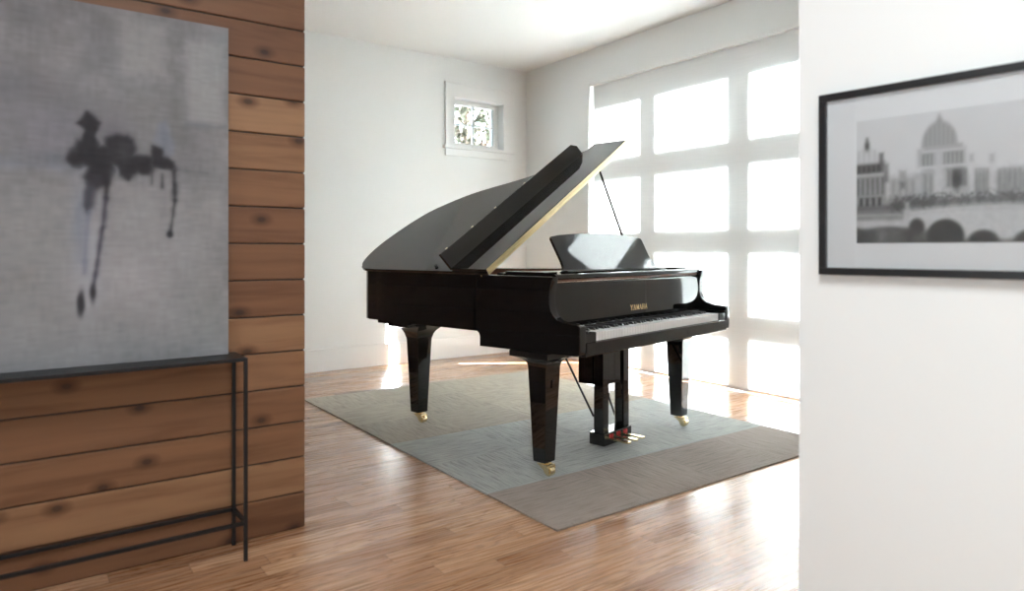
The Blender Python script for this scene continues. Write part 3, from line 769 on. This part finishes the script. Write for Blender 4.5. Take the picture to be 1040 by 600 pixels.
    for cx, cz, rx, rz in ((.148,.040,.018,.022),(.212,.014,.042,.044),(.292,.002,.032,.028),(.39,.002,.036,.028)):
        ell(cx, cz, rx+.005, rz+.005, .92, .8, .002); ell(cx, cz, rx, rz, .26, 1, .002)
    # water
    wd = z-(.042+.02*np.clip(x/.13,0,1)*0)
    put(np.maximum(wd, x-.150)+.004*np.sin(x*60), .30, 1, .003)
    put(np.maximum(np.maximum(z-.032, x-.182), .14-x), .32, .8, .004)
    put(np.maximum(z-.008, x-.40)+.01*(vnoise(x,z,90,25,8)-.5), .30, .7, .003)
    rect(.055,.075,0,.04,.62,.7,.008); rect(.085,.11,0,.035,.50,.6,.008); rect(-.01,.125,.044,.052,.80,.9,.0016)
    c = c+(.04*(vnoise(x,z,160,160,14)-.5)*(z < .19)+.03*(vnoise(x,z,70,75,15)-.5)*(z < .19)+.012*(vnoise(x,z,40,40,16)-.5))[...,None]
    return c*np.array([1,1,1.005])
pr_ = grid_image('photo_print', PW, PH, 330, 170, photo, M['print'], pf)
pr_.location = (.0995, yy(.0135), .0865)
m = MB(); pbox(m, bw-.004, FW_-bw+.004, .0175, .0195, bw-.004, FH_-bw+.004, 0); m.build('picture_glass', M['pic_glass'], pf)

# ------------------------------------------------------------------ trees outside the small window
def tree(x, y, h_, r_, n, seed, label):
    rr = random.Random(seed); t_ = empty('tree', (x, y, -.22)); tag(t_, label, 'tree')
    m = MB(); m.tube([(0,0,0),(.05,.02,h_*.4),(-.03,.05,h_*.8)], [.16,.11,.05], 10)
    for k in range(9):
        a = rr.random()*6.28; z = h_*(.3+.5*rr.random()); l_ = r_*(.6+.4*rr.random())
        m.tube([(0,0,z),(math.cos(a)*l_*.5, math.sin(a)*l_*.5, z+l_*.35),(math.cos(a)*l_, math.sin(a)*l_, z+l_*.55)], [.05,.03,.012], 6)
    m.build('trunk', M['bark'], t_, True)
    b = bmesh.new()
    for k in range(n):
        while True:
            p = Vector((rr.uniform(-1,1), rr.uniform(-1,1), rr.uniform(-1,1)))
            if p.length < 1: break
        p = Vector((p.x*r_, p.y*r_, h_*.62+p.z*h_*.42)); s = rr.uniform(.05,.10)
        u = Vector((rr.gauss(0,1), rr.gauss(0,1), rr.gauss(0,1))).normalized(); v = u.orthogonal().normalized(); w_ = u.cross(v)
        q = [p+v*s, p+w_*s*.5+u*s*.15, p-v*s, p-w_*s*.5+u*s*.15]
        b.faces.new([b.verts.new(c) for c in q])
    me = bpy.data.meshes.new('foliage'); b.to_mesh(me); b.free(); link('foliage', me, M['leaf'], t_)
tree(7.0, 11.2, 6.2, 2.0, 5600, 1, 'pale leafy tree filling the small window on the back wall')

# ------------------------------------------------------------------ light
wld = bpy.data.worlds.new('World'); S.world = wld; wld.use_nodes = True
nt = wld.node_tree; bg = nt.nodes['Background']
bg.inputs[0].default_value = (.80,.935,1,1); bg.inputs[1].default_value = 7.2

sun = bpy.data.lights.new('sun', 'SUN'); sun.energy = 385.0; sun.angle = R(.4); sun.color = (.90,.975,1)
so = bpy.data.objects.new('sun', sun); C.objects.link(so)
el = R(17.0); d = Vector((-1.594, 1.02, 0)).normalized()*math.cos(el)+Vector((0,0,-math.sin(el)))
so.rotation_euler = d.to_track_quat('-Z', 'Y').to_euler()

def area(name, loc, target, sx, sy, power, col=(1,1,1)):
    l = bpy.data.lights.new(name, 'AREA'); l.shape = 'RECTANGLE'; l.size = sx; l.size_y = sy; l.energy = power; l.color = col
    o = bpy.data.objects.new(name, l); C.objects.link(o); o.location = loc
    o.rotation_euler = (Vector(target)-Vector(loc)).to_track_quat('-Z', 'Z').to_euler(); return o
# unseen area fill under the ceiling, added to brighten the near floor
area('floor_fill', (.1, .1, CEIL-.02), (.1, .1, 0), 1.3, 1.3, 66, (.91,.97,1))

area('hall_fill', (3.3, -.3, CEIL-.02), (3.3, -.3, 0), .8, .8, 14, (.95,.985,1))  # unseen overhead fill, added to brighten the piano keys

# ------------------------------------------------------------------ camera
cam = bpy.data.cameras.new('camera'); co = bpy.data.objects.new('camera', cam); C.objects.link(co)
co.location = (0, 0, 1.074); co.rotation_euler = (R(90), 0, R(-36.0))
FPX = 700.774
cam.sensor_fit = 'HORIZONTAL'; cam.sensor_width = 36; cam.lens = FPX/1040*36
cam.shift_x = (520-524.127)/1040; cam.shift_y = (253.908-300)/1040
cam.clip_start = .05
cam.dof.use_dof = True; cam.dof.focus_distance = 3.9; cam.dof.aperture_fstop = 1.9
S.camera = co

S.view_settings.view_transform = 'Standard'; S.view_settings.look = 'None'; S.view_settings.gamma = 1
S.view_settings.use_curve_mapping = False; S.view_settings.exposure = 0.2
S.cycles.use_denoising = True
S.cycles.max_bounces = 10; S.cycles.diffuse_bounces = 6; S.cycles.glossy_bounces = 5; S.cycles.transparent_max_bounces = 12
S.cycles.sample_clamp_indirect = 60
S.cycles.caustics_reflective = False; S.cycles.caustics_refractive = False
